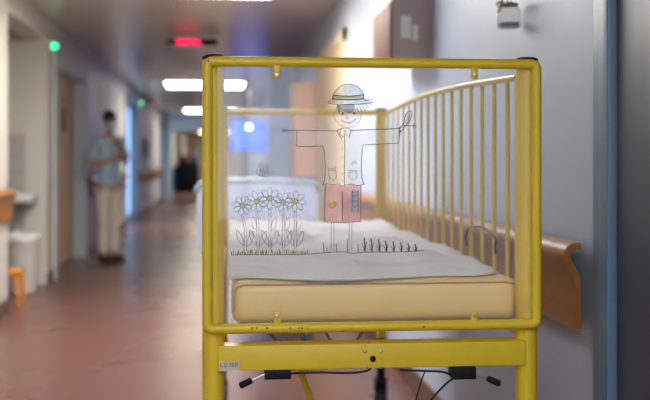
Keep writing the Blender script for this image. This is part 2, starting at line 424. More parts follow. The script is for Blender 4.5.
# wall cabinet with brown side top right --------------------------------
ca = at_x(432, 58, XR); cy = ca.y; x0 = at_y(390, 58, cy).x; cz = at_y(410, 58, cy).z
far = cy*1.0
while at_y(325, 0, 1) and (x0/ (ray(373, 60).x/ray(373, 60).y)) > far: far += .01
ztop = at_y(391, 2, cy).z
r = empty('wall_cabinet', (XR, cy, cz), 'shallow wall cabinet with pinned papers high on the right wall above the bed', 'cabinet')
b = MB(); b.box(x0-XR+.012, 0, 0, far-cy, 0, ztop-cz+.12, .003); b.build('body', M['peach'], r)
b = MB(); b.box(x0-XR, x0-XR+.011, .0, far-cy, 0, ztop-cz, .002); b.build('side_door', M['wood_d'], r)
for (ua, va, ub, vb) in ((401, 16, 411, 38), (413, 25, 418, 40)):
    A = at_y(ua, va, cy-.004); B = at_y(ub, vb, cy-.004)
    b = MB(); b.box(A.x-XR, B.x-XR, -.004, -.0005, B.z-cz, A.z-cz); b.build('notice', M['paper'], r, smooth=False)
# wooden cabinet further down, orange through the panel
A = at_y(294, 85, 9.95); B = at_x(318, 185, XR)
r = empty('tall_wooden_cabinet', (XR, 10.0, 0), 'tall orange wooden cabinet against the right wall, seen left of the drawn hat', 'cabinet')
zt = at_y(300, 82, 10.0).z
bx('body', M['orangewood'], A.x-XR+.0, -.004, 0.02, .55, 1.0, zt, r, .01)
bx('door', M['orangewood'], A.x-XR+.01, -.01, 0, .019, 1.0, zt-.01, r, .004)
h = MB(); h.tube([(A.x-XR+.05, -.0, 1.35), (A.x-XR+.05, -.03, 1.35), (A.x-XR+.05, -.03, 1.5), (A.x-XR+.05, 0, 1.5)], .006, 8); h.build('handle', M['steel'], r)
# white pilaster with grey column
A = at_y(270, 100, 12.9)
struct(bx('trim_2', M['wall_r'], A.x, XR, 12.9, 13.15, 0, H))
# hanging blue screen with spot lamp
sc_ = at_y(249, 134, 18.0)
r = empty('wall_screen', (sc_.x, 18.0, sc_.z), 'bright blue screen hanging at the far right of the corridor, behind the clear panel', 'screen')
bx('bezel', M['black'], -.33, .33, .01, .06, -.30, .24, r, .03)
bx('display', M['screen'], -.31, .31, 0, .009, -.28, .22, r)
b = MB(); b.tube([(0, .03, .22), (0, .03, H-sc_.z)], .015, 8); b.build('pole', M['steel'], r)
sp = at_y(249, 127, 17.5)
r = empty('spot_lamp', sp, 'small round white lamp glowing in front of the blue screen', 'lamp')
b = MB(); b.ball((0, 0, 0), .038); b.build('bulb', M['spot'], r)
b = MB(); b.tube([(0, .03, .03), (0, .03, H-sp.z)], .006, 8); b.build('stem', M['steel'], r)

# jar on the wall -------------------------------------------------------
jc = at_x(509, 28, XR-.045)
r = empty('hanging_glass_jar', (XR-.045, jc.y, jc.z), 'small glass jar with a twine bow hanging on the right wall', 'jar')
b = MB(); b.lathe([(.001, 0), (.034, 0), (.038, .006), (.038, .055), (.030, .068), (.024, .072), (.026, .080)], n=24); b.build('glass', M['jarglass'], r)
b = MB(); b.lathe([(.001, .004), (.033, .004), (.033, .016), (.001, .018)], n=20); b.build('filling', M['greytrim'], r)
tw = mat('twine', (.30, .20, .12), .8, noise=.2)
b = MB(); b.tube([(.027*math.cos(t*PI/8), .027*math.sin(t*PI/8), .074) for t in range(16)], .004, 6, closed=True)
for s in (-1, 1):
    b.tube([(-.02, 0, .074), (-.03, s*.018, .088), (-.03, s*.036, .082), (-.028, s*.02, .070), (-.02, 0, .074)], .0035, 6)
    b.tube([(-.026, 0, .074), (-.034, s*.012, .05)], .002, 6)
b.build('bow', tw, r)
b = MB(); b.tube([(0, -.025, .078), (.01, -.012, .13), (.035, 0, .17), (.01, .012, .13), (0, .025, .078)], .0018, 6); b.build('wire', M['chip'], r)
b = MB(); b.tube([(.045, 0, .17), (.03, 0, .168), (.024, 0, .176)], .003, 8); b.build('hook', M['steel'], r)

# niche furniture -------------------------------------------------------
r = empty('waste_bin', (-1.735, 9.03, 0), 'grey waste bin with a pale liner in the washing niche', 'bin')
b = MB(); b.lathe([(.10, 0), (.125, .01), (.15, .50), (.155, .52), (.145, .52), (.14, .49), (.115, .03), (.001, .03)]); b.build('body', M['bin'], r)
b = MB(); lin = []
for (rr, z) in ((.146, .50), (.157, .527), (.163, .515), (.162, .46)): lin.append((rr, z))
b.lathe(lin, n=28)
for v in b.bm.verts:
    a = math.atan2(v.co.y, v.co.x); v.co.z += .008*math.sin(7*a)+.005*math.sin(13*a+1)
b.bm.faces.ensure_lookup_table()
for f in [f for f in b.bm.faces if len(f.verts) > 4]: b.bm.faces.remove(f)
b.build('liner', M['white'], r)
r = empty('child_stool', (-1.745, 8.42, 0), 'small orange plastic stool at the left edge beside the bin', 'stool')
b = MB(); b.box(-.13, .13, -.13, .13, .24, .275, .012); b.build('seat', M['orange'], r)
for sx in (-1, 1):
    for sy in (-1, 1):
        b = MB(); b.tube([(sx*.10, sy*.10, .245), (sx*.125, sy*.125, 0)], [.02, .014], 10); b.build('leg', M['orange'], r)
r = empty('wash_basin', (-1.95, 9.62, .80), 'white wash basin on the tiled end of the niche above the bin', 'basin')
b = MB(); b.box(-.27, .27, -.42, 0, -.02, .07, .03)
bmesh.ops.create_cube  # noqa
o = b.build('bowl', M['white'], r)
b = MB(); b.box(-.20, .20, -.36, -.10, .069, .073, .0); b.build('hollow_shade', M['greytrim'], r, smooth=False)  # grey plate on the solid bowl paints the shade of its hollow
b = MB(); b.tube([(0, -.05, .07), (0, -.05, .20), (0, -.10, .23), (0, -.17, .21)], .012, 10); b.build('tap', M['steel'], r)
b = MB(); b.tube([(0, -.2, -.02), (0, -.2, -.2), (0, 0, -.22)], .02, 10); b.build('drain_pipe', M['steel'], r)
b = MB(); b.box(-2.2, -2.0, 9.50, 9.62, 1.15, 1.40, .01); tag(b.build('paper_towel_box', M['white']), 'white paper towel box above the wash basin in the niche', 'dispenser')

# cleaning trolley at the far end ---------------------------------------
tp = at_y(187, 198, 31.3)
r = empty('cleaning_trolley', (tp.x, 31.3, 0), 'dark cleaning trolley with blue bag and red bucket at the far end of the corridor', 'trolley')
bx('frame', M['black'], -.30, .38, -.3, .3, .15, 1.0, r, .03)
b = MB(); b.box(-.26, .34, -.28, .28, 1.0, 1.12, .03); b.build('tray', M['rubber'], r)
b = MB(); b.lathe([(.10, 1.12), (.14, 1.30), (.145, 1.31), (.001, 1.31)], loc=(-.10, -.05, 0)); b.build('red_bucket', mat('red_plastic', (.55, .04, .05), .4, noise=.05), r)
b = MB(); b.box(.10, .32, -.2, .15, 1.12, 1.30, .03); b.build('blue_box', mat('blue_plastic', (.05, .12, .45), .4, noise=.05), r)
b = MB(); b.tube([(.10, 0, 1.12), (.12, 0, 1.60)], .02, 8); b.ball((.12, 0, 1.62), .09, (1, 1, .8)); b.build('mop', mat('pink_cloth', (.5, .22, .22), .8, noise=.1), r)
b = MB(); b.lathe([(.13, .25), (.17, .5), (.16, .95), (.001, .95)], loc=(-.42, -.05, 0)); b.build('blue_bag', mat('blue_bag', (.04, .16, .40), .5, noise=.1), r)
for sx in (-.25, .33):
    for sy in (-.22, .22):
        b = MB(); b.lathe([(.02, -.025), (.075, -.02), (.075, .02), (.02, .025)], loc=(sx, sy, .075), mtx=Matrix.Rotation(PI/2, 4, 'Y')); b.build('wheel', M['rubber'], r)
# light beige doors at the far end
de = MB(); de.box(-1.3, -.45, YE-.05, YE, 0, 2.1); de.box(-.38, .5, YE-.05, YE, 0, 2.1)
struct(de.build('door_6', mat('pale_beige_door', (.75, .66, .55), .5, noise=.04), smooth=False))

# ------------------------------------------------------------------ second bed
Y2 = 5.7
pL = at_y(197, 184, Y2); pR = at_y(318, 184, Y2); cx = (pL.x+pR.x)/2; hw = (pR.x-pL.x)/2
r = empty('hospital_bed', (cx, Y2, 0), 'second bed behind the first, with a white and pale blue foot board', 'bed')
zt2 = pL.z+.012
def board(y0, y1, name, m, zt):
    pts = [(-hw, .66), (-hw, zt-.06)]
    for k in range(7):
        a = PI-(PI/2)*k/6; pts.append((-hw+.05+.05*math.cos(a), zt-.06+.05*math.sin(a)))
    for k in range(1, 8): xx = -hw+.05+(2*hw-.1)*k/8; pts.append((xx, zt-.01+.014*math.sin(PI*k/8)))
    for k in range(7):
        a = PI/2-(PI/2)*k/6; pts.append((hw-.05+.05*math.cos(a), zt-.06+.05*math.sin(a)))
    pts += [(hw, .66)]
    b = MB(); b.prism(pts, 'y', y0, y1); o = b.build(name, m, r)
    e = MB(); e.tube([(p[0], (y0+y1)/2, p[1]) for p in pts[1:-1]], (y1-y0)/2+.004, 8); e.build('edge_trim', M['greytrim'], o)
board(0, .03, 'foot_board', M['bluewhite'], zt2)
board(2.0, 2.03, 'head_board', M['bluewhite'], zt2-.03)
bx('mattress', M['bluewhite'], -hw+.03, hw-.03, .04, 1.98, .72, .88, r, .03)
bx('blanket', M['sheet'], -hw+.015, hw-.015, .10, 1.5, .80, .91, r, .03)
b = MB(); b.box(-hw+.08, hw-.08, 1.55, 1.92, .885, .95, .03); b.build('pillow', M['sheet'], r)
b = MB(); b.box(-hw+.03, hw-.03, .03, 2.0, .62, .70, .01); b.build('base_frame', M['white'], r)
for sx in (-1, 1):
    for yy in (.15, 1.85):
        b = MB(); b.tube([(sx*(hw-.06), yy, .62), (sx*(hw-.06), yy, .16)], .022, 10); lg = b.build('leg', M['white'], r)
        b = MB(); b.lathe([(.02, -.02), (.08, -.017), (.08, .017), (.02, .02)], loc=(sx*(hw-.06), yy, .08), mtx=Matrix.Rotation(PI/2, 4, 'Y')); b.build('castor', M['rubber'], lg)

# ------------------------------------------------------------------ the yellow cot
BW, BL = .72, 2.26
BA = math.radians(-.65)
B0 = Vector((-.015, 2.26, 0))
bed = empty('hospital_cot', B0, 'tall yellow metal hospital cot with barred side and drawn-on clear end panel', 'bed', rz=BA)
BM = Matrix.Translation(B0) @ Matrix.Rotation(BA, 4, 'Z'); BMI = BM.inverted()
CL = BMI @ CO
def pl(u, v, y=-.036):
    """pixel ray meets the cot's own plane y: returns local x, z"""
    d = BMI.to_3x3() @ ray(u, v); t = (y-CL.y)/d.y
    q = CL+d*t; return q.x, q.z
ZT = pl(210, 54, -.025)[1]      # top of the posts
def post(x, y, cap=True):
    b = MB(); b.tube([(x, y, .36), (x, y, ZT-.006)], .0245, 24); p = b.build('post', M['yellow'], bed)
    b = MB(); b.lathe([(.001, ZT-.010), (.0262, ZT-.010), (.0262, ZT-.003), (.020, ZT+.001), (.001, ZT+.002)], loc=(x, y, 0)); tag(b.build('end_cap', M['black'], p), 'black end cap')
    b = MB(); b.tube([(x, y, .36), (x, y, .30), (x, y, .16)], [.026, .022, .018], 16); st = b.build('castor_stem', M['black'], p)
    b = MB(); mm = Matrix.Rotation(PI/2, 4, 'Y')
    b.lathe([(.012, -.016), (.068, -.016), (.075, -.010), (.075, .010), (.068, .016), (.012, .016)], loc=(x, y+.03, .076), mtx=mm, n=28)
    b.build('castor_wheel', M['rubber'], st)
    b = MB(); b.box(x-.026, x-.019, y-.02, y+.05, .06, .17, .002); b.box(x+.019, x+.026, y-.02, y+.05, .06, .17, .002); b.box(x-.026, x+.026, y-.02, y+.05, .165, .175, .002); b.build('castor_fork', M['black'], st)
for (x, y) in ((0, 0), (BW, 0), (0, BL), (BW, BL)): post(x, y)
# hoops: rounded rectangle of tube in front of the posts
HR = .0115
def hoop(y, sgn):
    z1 = pl(370, 62.8, -.036)[1]; z0 = pl(370, 326.5, -.036)[1]
    xl, xr = -.0125, BW+.0125; R = .012; pts = []
    for (cx_, cz_, a0) in ((xl+R, z0+R, PI), (xr-R, z0+R, 1.5*PI), (xr-R, z1-R, 0), (xl+R, z1-R, .5*PI)):
        for k in range(5): a = a0+(PI/2)*k/4; pts.append((cx_+R*math.cos(a), y, cz_+R*math.sin(a)))
    b = MB(); b.tube(pts, HR, 16, closed=True); return b.build('end_hoop', M['yellow'], bed), z0, z1
hp, HZ0, HZ1 = hoop(-.036, 1)
hoop(BL+.036, -1)
# chips in the enamel of the lower bar
for (u, wd) in ((252, 1.6), (257, 1.2), (267, 2.2), (290, 1.4), (299, 1.6), (302, 1.8), (308, .7), (424, 2.4), (352, .6)):
    x, z = pl(u, 328.2 if u < 400 else 326.8, -.048); ch = MB(); ch.ball((x, -.0475, z), .0021, (wd*.62, .5, .9), 8); tag(ch.build('enamel_chip', M['chip'], hp), 'dark chip in the yellow enamel')
x, z = pl(208.6, 61, -.048); ch = MB(); ch.ball((x, -.047, z), .0026, (.7, .6, 1), 8); tag(ch.build('enamel_chip', M['chip'], hp), 'dark chip in the yellow enamel')
# acrylic panel
px0 = .010; px1 = BW-.0005
pz0, pz1 = HZ0+.012, HZ1-.012
b = MB(); b.box(px0, px1, -.038, -.034, pz0, pz1); panel = b.build('clear_panel', M['acrylic'], bed, smooth=False)
bx('clear_panel', M['acrylic'], .03, BW-.03, BL+.034, BL+.038, pz0, pz1, bed)
# clips
for (u, va, vb, vs) in ((277, 64, 79, 75.5), (474, 64, 79, 75), (277, 325, 311, 315.5), (474, 325, 311, 315.5)):
    x, za = pl(u, va); _, zb = pl(u, vb); _, zs = pl(u, vs)
    lo, hi = min(za, zb), max(za, zb)
    b = MB(); b.box(x-.008, x+.008, -.043, -.0385, lo, hi, .0025); c = b.build('clip', M['yellow'], bed)
    b = MB(); b.lathe([(.001, .0035), (.0035, .003), (.0045, .001), (.0045, 0)], loc=(x, -.043, zs), mtx=Matrix.Rotation(PI/2, 4, 'X'), n=14); b.build('screw', M['steel'], c)
# far clips as well
# cross beam
_, bz1 = pl(370, 343.5, -.03); _, bz0 = pl(370, 368.5, -.03)
b = MB(); b.box(.01, BW-.01, -.030, .022, bz0, bz1, .003); beam = b.build('cross_beam', M['yellow'], bed)
b = MB(); b.box(.01, BW-.01, BL-.022, BL+.030, bz0, bz1, .003); b.build('cross_beam', M['yellow'], bed)
# label sticker with its red and purple letters
x0, z1_ = pl(219, 361.5, -.031); x1, z0_ = pl(240, 369, -.031)
st = bx('maker_label', mat('label_film', (.62, .50, .38), .4, noise=.1, nscale=200), x0, x1, -.0318, -.0301, bz0+.001, z1_, beam)
lb = MB(); dots(lb, 'LOJER', x0+.003, z1_-.0035, .00125, -.0324, -.0317, 1.0, 1.10); lb.build('label_letters', mat('dark_red_print', (.22, .03, .07), .6, noise=.05), st, smooth=False)
# key hole knob and four screws
x, z = pl(373, 359, -.032)
b = MB(); b.lathe([(.001, .006), (.0055, .006), (.0068, .003), (.0068, 0)], loc=(x, -.030, z), mtx=Matrix.Rotation(PI/2, 4, 'X'), n=20); b.build('lock_knob', M['black'], beam)
for (u, v) in ((365, 351.5), (381, 351.5), (365, 367), (381, 367)):
    x, z = pl(u, v, -.031); z = max(z, bz0+.003)
    b = MB(); b.lathe([(.001, .0025), (.003, .002), (.0042, 0)], loc=(x, -.030, z), mtx=Matrix.Rotation(PI/2, 4, 'X'), n=14); b.build('screw', M['steel'], beam)
# base frame and sides
SLZ = pl(370, 322, .07)[1]-.001
for x in (.0, BW):
    b = MB(); b.box(x-.015, x+.015, .02, BL-.02, SLZ-.03, SLZ-.004, .003); b.build('side_beam', M['yellow'], bed)
for k in range(12):
    yy = .12+k*(BL-.24)/11
    b = MB(); b.box(.06, BW-.015, yy-.03, yy+.03, SLZ-.012, SLZ); b.build('slat', M['wood'], bed, smooth=False)
# barred side on the wall side: arched top rail, bars, bottom rail
def arch(y): t = (y-.05)/(BL-.1); return 1.366+.026*math.sin(PI*min(max(t, 0), 1)) + .006*t - (.03*max(0, (t-.9)/.1)**2)
XS = BW-.004
side = MB(); pts = [(XS, .06, arch(.06))]+[(XS, .06+k*(BL-.12)/24, arch(.06+k*(BL-.12)/24)) for k in range(1, 25)]
side.tube(pts, .0095, 12); sr = side.build('side_top_rail', M['yellow_dark'], bed)
b = MB(); b.tube([(XS, .05, .83), (XS, BL-.05, .83)], .009, 12); b.build('side_bottom_rail', M['yellow_dark'], bed)
for yy in (.05, BL-.05):
    b = MB(); b.tube([(XS, yy, .83), (XS, yy, arch(yy))], .010 if yy < 1 else .013, 12); b.build('slide_bar', M['yellow_dark'], bed)
for k in range(17):
    yy = .145+.1245*k
    if yy > BL-.08: break
    b = MB(); b.tube([(XS, yy, .83), (XS, yy, arch(yy))], .0056, 10); b.build('side_bar', M['yellow_dark'], bed)
# open side, let down beside the frame
XO = -.002
b = MB(); b.tube([(XO, .05, .74), (XO, BL-.05, .74)], .0095, 12); b.build('side_top_rail', M['yellow_dark'], bed)
b = MB(); b.tube([(XO, .05, .24), (XO, BL-.05, .24)], .009, 12); b.build('side_bottom_rail', M['yellow_dark'], bed)
for k in range(18):
    yy = .12+.1185*k
    b = MB(); b.tube([(XO, yy, .24), (XO, yy, .74)], .0056, 10); b.build('side_bar', M['yellow_dark'], bed)
# little pull strap on the side bars
b = MB(); cs = []
for k in range(13):
    a = PI*.95*k/12+.05; cs.append((XS-.014, .20+.155*1.0-.155*math.cos(a), .965+.027*math.sin(a)))
A = [(XS-.016, .20, .935), (XS-.018, .195, .955)]+cs+[(XS-.018, .515, .95), (XS-.016, .50, .93)]
b.tube(A, .003, 8); b.build('pull_cord', M['black'], bed)
# black end fittings under the beam: box, rod, grip, cable
def lever(ub0, ub1, vb0, vb1, ug0, vg0, ug1, vg1, rx):
    xa, za = pl(ub0, vb0, -.03); xb, zb = pl(ub1, vb1, -.03)
    b = MB(); b.box(xa, xb, -.034, .012, min(zb, bz0-.012), bz0-.0005, .002)
    bd = b.build('release_box', M['black'], bed)
    g0 = pl(ug0, vg0, -.03); g1 = pl(ug1, vg1, -.03); s0 = pl(*rx, -.03)
    b = MB(); b.tube([(s0[0], -.03, s0[1]), (g0[0], -.03, g0[1])], .0022, 8); b.build('release_rod', M['steel'], bd)
    b = MB(); b.tube([(g0[0], -.03, g0[1]), (g0[0]*.9+g1[0]*.1, -.03, g0[1]*.9+g1[1]*.1), (g1[0]*.9+g0[0]*.1, -.03, g1[1]*.9+g0[1]*.1), (g1[0], -.03, g1[1])], [.0045, .0072, .0078, .005], 12); b.build('release_grip', M['black'], bd)
    return bd
lever(264.5, 291, 370, 379, 252, 380, 239.5, 386, (265, 374))
lever(452, 476, 370, 379, 487, 378, 500, 384, (476, 375))
def cable(pts, rad=.0025, y=-.02):
    P = []
    q = [Vector((*pl(u, v, y), 0)) for u, v in pts]
    # Catmull-Rom
    q = [q[0]]+q+[q[-1]]
    for i in range(1, len(q)-2):
        for k in range(8):
            t = k/8; a, b_, c, d = q[i-1], q[i], q[i+1], q[i+2]
            P.append(.5*((2*b_)+(c-a)*t+(2*a-5*b_+4*c-d)*t*t+(3*b_-a-3*c+d)*t**3))
    P.append(q[-2])
    b = MB(); b.tube([(p.x, y, p.y) for p in P], rad, 8); b.build('cable', M['black'], bed)
cable([(290, 374), (297, 373), (320, 372.5), (350, 373), (366, 371), (371, 368)])
cable([(400, 370), (425, 371), (443, 372), (454, 376)])
cable([(455, 377), (447, 383), (436, 394), (428, 404)])
cable([(425, 371), (420, 385), (415, 404)], .0016)
# bracing rods below the beams
def rod(a, b_, r=.006, m='yellow', nm='brace'):
    q = MB(); q.tube([a, b_], r, 8); q.build(nm, M[m], bed)
rod((.205, .25, .655), (.30, .28, .42), .007)
for (ua, ub, s) in ((262, 288, 1), (322, 336, 1), (352, 366, -1)):
    xa, _ = pl(ua, 337, .7); xb, _ = pl(ub, 337, .7)
    rod((xa, .7, .68 if s > 0 else .60), (xb, .7, .60 if s > 0 else .68), .004, 'greytrim', 'spring_rod')
rod((.20, .4, .66), (.20, 1.9, .66), .004, 'greytrim', 'spring_rod')

# ------------------------------------------------------------------ mattress and sheet on the cot
mt = MB()
mx0 = pl(231.5, 300, .07)[0]; mx1 = pl(518.5, 300, .07)[0]; mz1 = pl(370, 279.5, .07)[1]; mz0 = pl(370, 322, .07)[1]
mm = empty('cot_mattress', BM @ Vector((0, 0, mz0)), 'cream vinyl mattress lying in the yellow cot', 'mattress', rz=BA)
prof = []
b = MB(); b.box(mx0, mx1, .06, BL-.06, 0.001, mz1-mz0, 0)
es = [e for e in b.bm.edges]
bmesh.ops.bevel(b.bm, geom=es, offset=.030, segments=5, profile=.6, affect='EDGES')
b.build('cover', M['mattress'], mm)
hh_ = mz1-mz0; pp = MB(); pp.tube([(mx0+.006, .0605, .03), (mx0+.006, .0605, hh_-.03), (mx0+.012, .062, hh_-.014), (mx0+.03, .0625, hh_-.009), (mx1-.03, .0625, hh_-.009), (mx1-.012, .062, hh_-.014), (mx1-.006, .0605, hh_-.03), (mx1-.006, .0605, .03)], .0022, 8)
tag(pp.build('piping', mat('brown_piping', (.45, .27, .12), .5, noise=.1), mm), 'brownish piping')
zp = .035
q = MB(); q.tube([(mx1-.05, BL-.0585, zp), (mx0+.05, BL-.0585, zp)], .003, 8); q.build('zip', M['greytrim'], mm)
# crumpled sheet
nx, ny = 60, 110
bm = bmesh.new(); g = []
from mathutils import noise as NZ
for j in range(ny+1):
    row = []
    for i in range(nx+1):
        fx = i/nx; fy = j/ny
        x = .030+fx*(.662); edge = .060+.022*math.sin(fx*9+1)+.02*NZ.noise(Vector((fx*5, 1.3, 0)))+ (.0 if fx < .55 else .10*(fx-.55)**1.3)
        if fx > .9: edge += .07*(fx-.9)/.1
        y = edge+fy*(2.02-edge)
        w1 = NZ.noise(Vector((x*7, y*4, .3)))*.012+abs(NZ.noise(Vector((x*11+y*5, y*9, 4))))*.018+abs(NZ.noise(Vector((x*22, y*17, 9))))*.007
        w1 *= .7+.9*min(1, fy*3)
        z = mz1-mz0+.004+max(.0, w1)+.010*math.exp(-((fy)/.02)**2)*0
        if fy < .03: z = mz1-mz0+.003+(z-(mz1-mz0)-.003)*(fy/.03)
        row.append(bm.verts.new((x, y, z)))
    g.append(row)
for j in range(ny):
    for i in range(nx): bm.faces.new((g[j][i], g[j][i+1], g[j+1][i+1], g[j+1][i]))
me = bpy.data.meshes.new('bed_sheet'); bm.to_mesh(me); bm.free(); me.materials.append(M['sheet'])
for p_ in me.polygons: p_.use_smooth = True
so = bpy.data.objects.new('bed_sheet', me); C.objects.link(so); so.location = BM @ Vector((0, 0, mz0)); so.rotation_euler = (0, 0, BA)
sd = so.modifiers.new('thick', 'SOLIDIFY'); sd.thickness = .003; sd.offset = 1
tag(so, 'crumpled white sheet spread over the cream mattress of the cot', 'sheet')

# ------------------------------------------------------------------ the drawing on the clear panel
PY = -.0384
def line(pts, name_mb, w=.0011, closed=False, smooth=False):
    P = [Vector(pl(u, v, PY)) for u, v in pts]
    if smooth and len(P) > 2:
        q = ([P[-1]]+P+[P[0], P[1]]) if closed else ([P[0]]+P+[P[-1]])
        R = []
        for i in range(1, len(q)-2):
            for k in range(5):
                t = k/5; a, b_, c, d = q[i-1], q[i], q[i+1], q[i+2]
                R.append(.5*((2*b_)+(c-a)*t+(2*a-5*b_+4*c-d)*t*t+(3*b_-a-3*c+d)*t**3))
        if not closed: R.append(q[-2])
        P = R
    n = len(P); bm = name_mb.bm
    L = []
    for i, p in enumerate(P):
        if closed: t = P[(i+1) % n]-P[i-1]
        else: t = P[min(i+1, n-1)]-P[max(i-1, 0)]
        if t.length < 1e-9: t = Vector((1, 0))
        t.normalize(); nn = Vector((-t.y, t.x))*w
        L.append([bm.verts.new((p.x+nn.x, PY-.0004, p.y+nn.y)), bm.verts.new((p.x-nn.x, PY-.0004, p.y-nn.y)),
                  bm.verts.new((p.x-nn.x, PY, p.y-nn.y)), bm.verts.new((p.x+nn.x, PY, p.y+nn.y))])
    for i in range(n if closed else n-1):
        A, B = L[i], L[(i+1) % n]
        for k in range(4): bm.faces.new((A[k], A[(k+1) % 4], B[(k+1) % 4], B[k]))
    if not closed: bm.faces.new(L[0]); bm.faces.new(L[-1][::-1])
def fill(pts, m, name):
    q = [Vector((*pl(u, v, PY), 0)) for u, v in pts]; n = len(q); b = MB()
    A = [b.bm.verts.new((p.x, PY+.0001, p.y)) for p in q]; B = [b.bm.verts.new((p.x, PY+.0003, p.y)) for p in q]
    for i in range(n): b.bm.faces.new((A[i], A[(i+1) % n], B[(i+1) % n], B[i]))
    for t in tessellate_polygon([q]):
        b.bm.faces.new([A[i] for i in t]); b.bm.faces.new([B[i] for i in t][::-1])
    return b.build(name, m, panel, smooth=False)
def circ(u, v, a, b_, n=14): return [(u+a*math.cos(2*PI*k/n), v+b_*math.sin(2*PI*k/n)) for k in range(n)]
# fills
fill([(333, 100.5), (333, 96), (335, 91), (339, 87), (344, 84.5), (349, 84.2), (355, 85.5), (360, 89), (363, 93), (364, 99), (371, 102.5), (360, 104.2), (345, 104.5), (328, 103), (331, 101.5)], M['tint_hat'], 'hat_fill')
fill([(333.5, 95.4), (348, 96.3), (363.5, 94.6), (363.6, 98.2), (348, 99.6), (332.6, 98.6)], M['tint_band'], 'hat_band_fill')
fill([(337, 104.5), (354, 104.5), (354.5, 110), (350, 113.5), (345, 112), (341, 110), (338, 113)], M['tint_hair'], 'hair_fill')
fill([(336, 108), (359, 108), (361, 115), (358, 122), (350, 127), (343, 127), (336, 122), (334, 115)], M['tint_white'], 'face_fill')
fill([(297, 130), (339, 130.5), (355, 130), (399.5, 128.5), (398.8, 142.5), (362.3, 145), (361.5, 165), (363.5, 184.5), (355, 184), (345, 185), (335, 183), (323.5, 184), (325.5, 165), (323.5, 147), (297, 146)], M['tint_white'], 'shirt_fill')
fill([(325.3, 185), (335, 184.5), (343, 186), (352, 184.5), (360.8, 185), (360.5, 222), (324.3, 221.5)], M['tint_pink'], 'trousers_fill')
fill(circ(332.5, 204.6, 3.4, 3.2), M['tint_lime'], 'lime_patch')
fill([(352.3, 191), (358.2, 190.5), (358.0, 211.8), (352.2, 212.2)], M['tint_blue'], 'blue_patch')
# scarecrow lines
k = MB()
line([(333.2, 100), (333.2, 96), (335.5, 91), (339.5, 87), (344, 84.6), (349, 84), (355, 85.5), (360, 89), (363, 93), (364, 99)], k, .0007, smooth=True)
line([(333, 95.2), (340, 96), (349, 96.3), (358, 95.6), (363.8, 94.4), (363.8, 98.6), (356, 99.6), (347, 99.9), (338, 99.3), (332.2, 98.8)], k, .0012, closed=True)
line([(333, 100), (328, 102), (329, 103.3), (338, 104.6), (350, 104.5), (362, 104), (371, 102.6), (372, 101.6), (364, 99.3)], k, .0007, smooth=True)
for (x, y, dx, dy) in ((337, 105, -1, 6), (338.5, 105, 0, 8), (340, 106, -.5, 8), (356, 105, 2, 6), (358, 104.5, 4, 7), (360, 104, 5.5, 6.5), (362, 103.5, 7, 5.5), (364, 103, 6.5, 4.5), (366, 102.5, 6.5, 2.5), (365, 101, 8.5, -2.5), (364, 100.5, 8, -4.2), (354, 105, 1.3, 6)):
    line([(x, y), (x+dx*.5+.3, y+dy*.5), (x+dx, y+dy)], k, .00055)
line([(335, 108), (333.8, 114), (335.5, 120), (340, 125), (346, 127.6), (352, 127.3), (358, 123), (361, 117), (361, 111)], k, .0004, smooth=True)
line([(341, 119.6), (344, 121.8), (348.5, 122.8), (352.5, 121.6), (356, 118.8)], k, .0007, smooth=True)
line([(346.6, 115.5), (345.8, 117.8), (347.6, 118.6), (348.8, 117)], k, .0004, smooth=True)
for (x, y) in ((342.8, 113.6), (354.2, 113.2)):
    b = MB(); q = pl(x, y, PY); b.ball((q[0], PY, q[1]), .0030, (.75, .15, 1.25), 10); b.build('drawn_eye', M['ink'], panel)
# arms, shirt
line([(284.5, 130.3), (300, 130.2), (320, 130.7), (337, 131)], k, .0007)
line([(351, 130.4), (370, 129.6), (385, 129.2), (400, 128.2), (401, 127.5)], k, .0007)
line(circ(284, 130.4, 1.9, 1.7, 10), k, .0007, closed=True)
line([(296.8, 130.5), (297, 138), (296.3, 145), (298, 146.6), (322.5, 146), (324, 150), (325.4, 165), (324.8, 178), (323.2, 184.5)], k, .0007)
line([(400.2, 128.8), (399.4, 136), (399, 143), (381, 144), (362.8, 145), (362.2, 150), (361.3, 165), (362, 178), (364, 184.6)], k, .0007)
line([(323.2, 184.5), (328, 184), (333, 184.6), (338, 183.8), (342, 186), (347, 184.6), (352, 184), (357, 185.6), (363.8, 184.4)], k, .0006)
line([(344.6, 134.5), (344.8, 150), (344.3, 170), (344.5, 185)], k, .0007)
for v in (141, 148.5, 157, 165.5, 173, 180): line([(341.5, v), (343, v-.4), (343.2, v+1.2), (341.6, v+1.4)], k, .0004)
line([(337, 130.6), (341.5, 139), (345.3, 133), (348.8, 138.6), (351.2, 130), (346, 127.8), (345.2, 132.4), (343.3, 127.8), (337, 130.6)], k, .0009)
line([(341.3, 127.8), (340, 134), (343, 136.5)], k, .0006)
# pockets
line([(328.6, 170.6), (336, 170.4), (336.4, 177.5), (332.6, 180.6), (329, 177.5)], k, .00045, closed=True)
line([(329, 170.5), (328, 167), (330.8, 169.6), (332, 167.6), (333.6, 169.6), (336, 166.4), (335.4, 170.4)], k, .00055)
line([(348.5, 170.6), (357, 170.2), (357, 177.5), (353, 180.4), (349, 177.5)], k, .00045, closed=True)
line([(349, 172.2), (357, 171.8)], k, .0004)
line([(351.8, 164.5), (353, 161), (353.8, 164), (355.6, 160.6), (356, 164)], k, .0007)
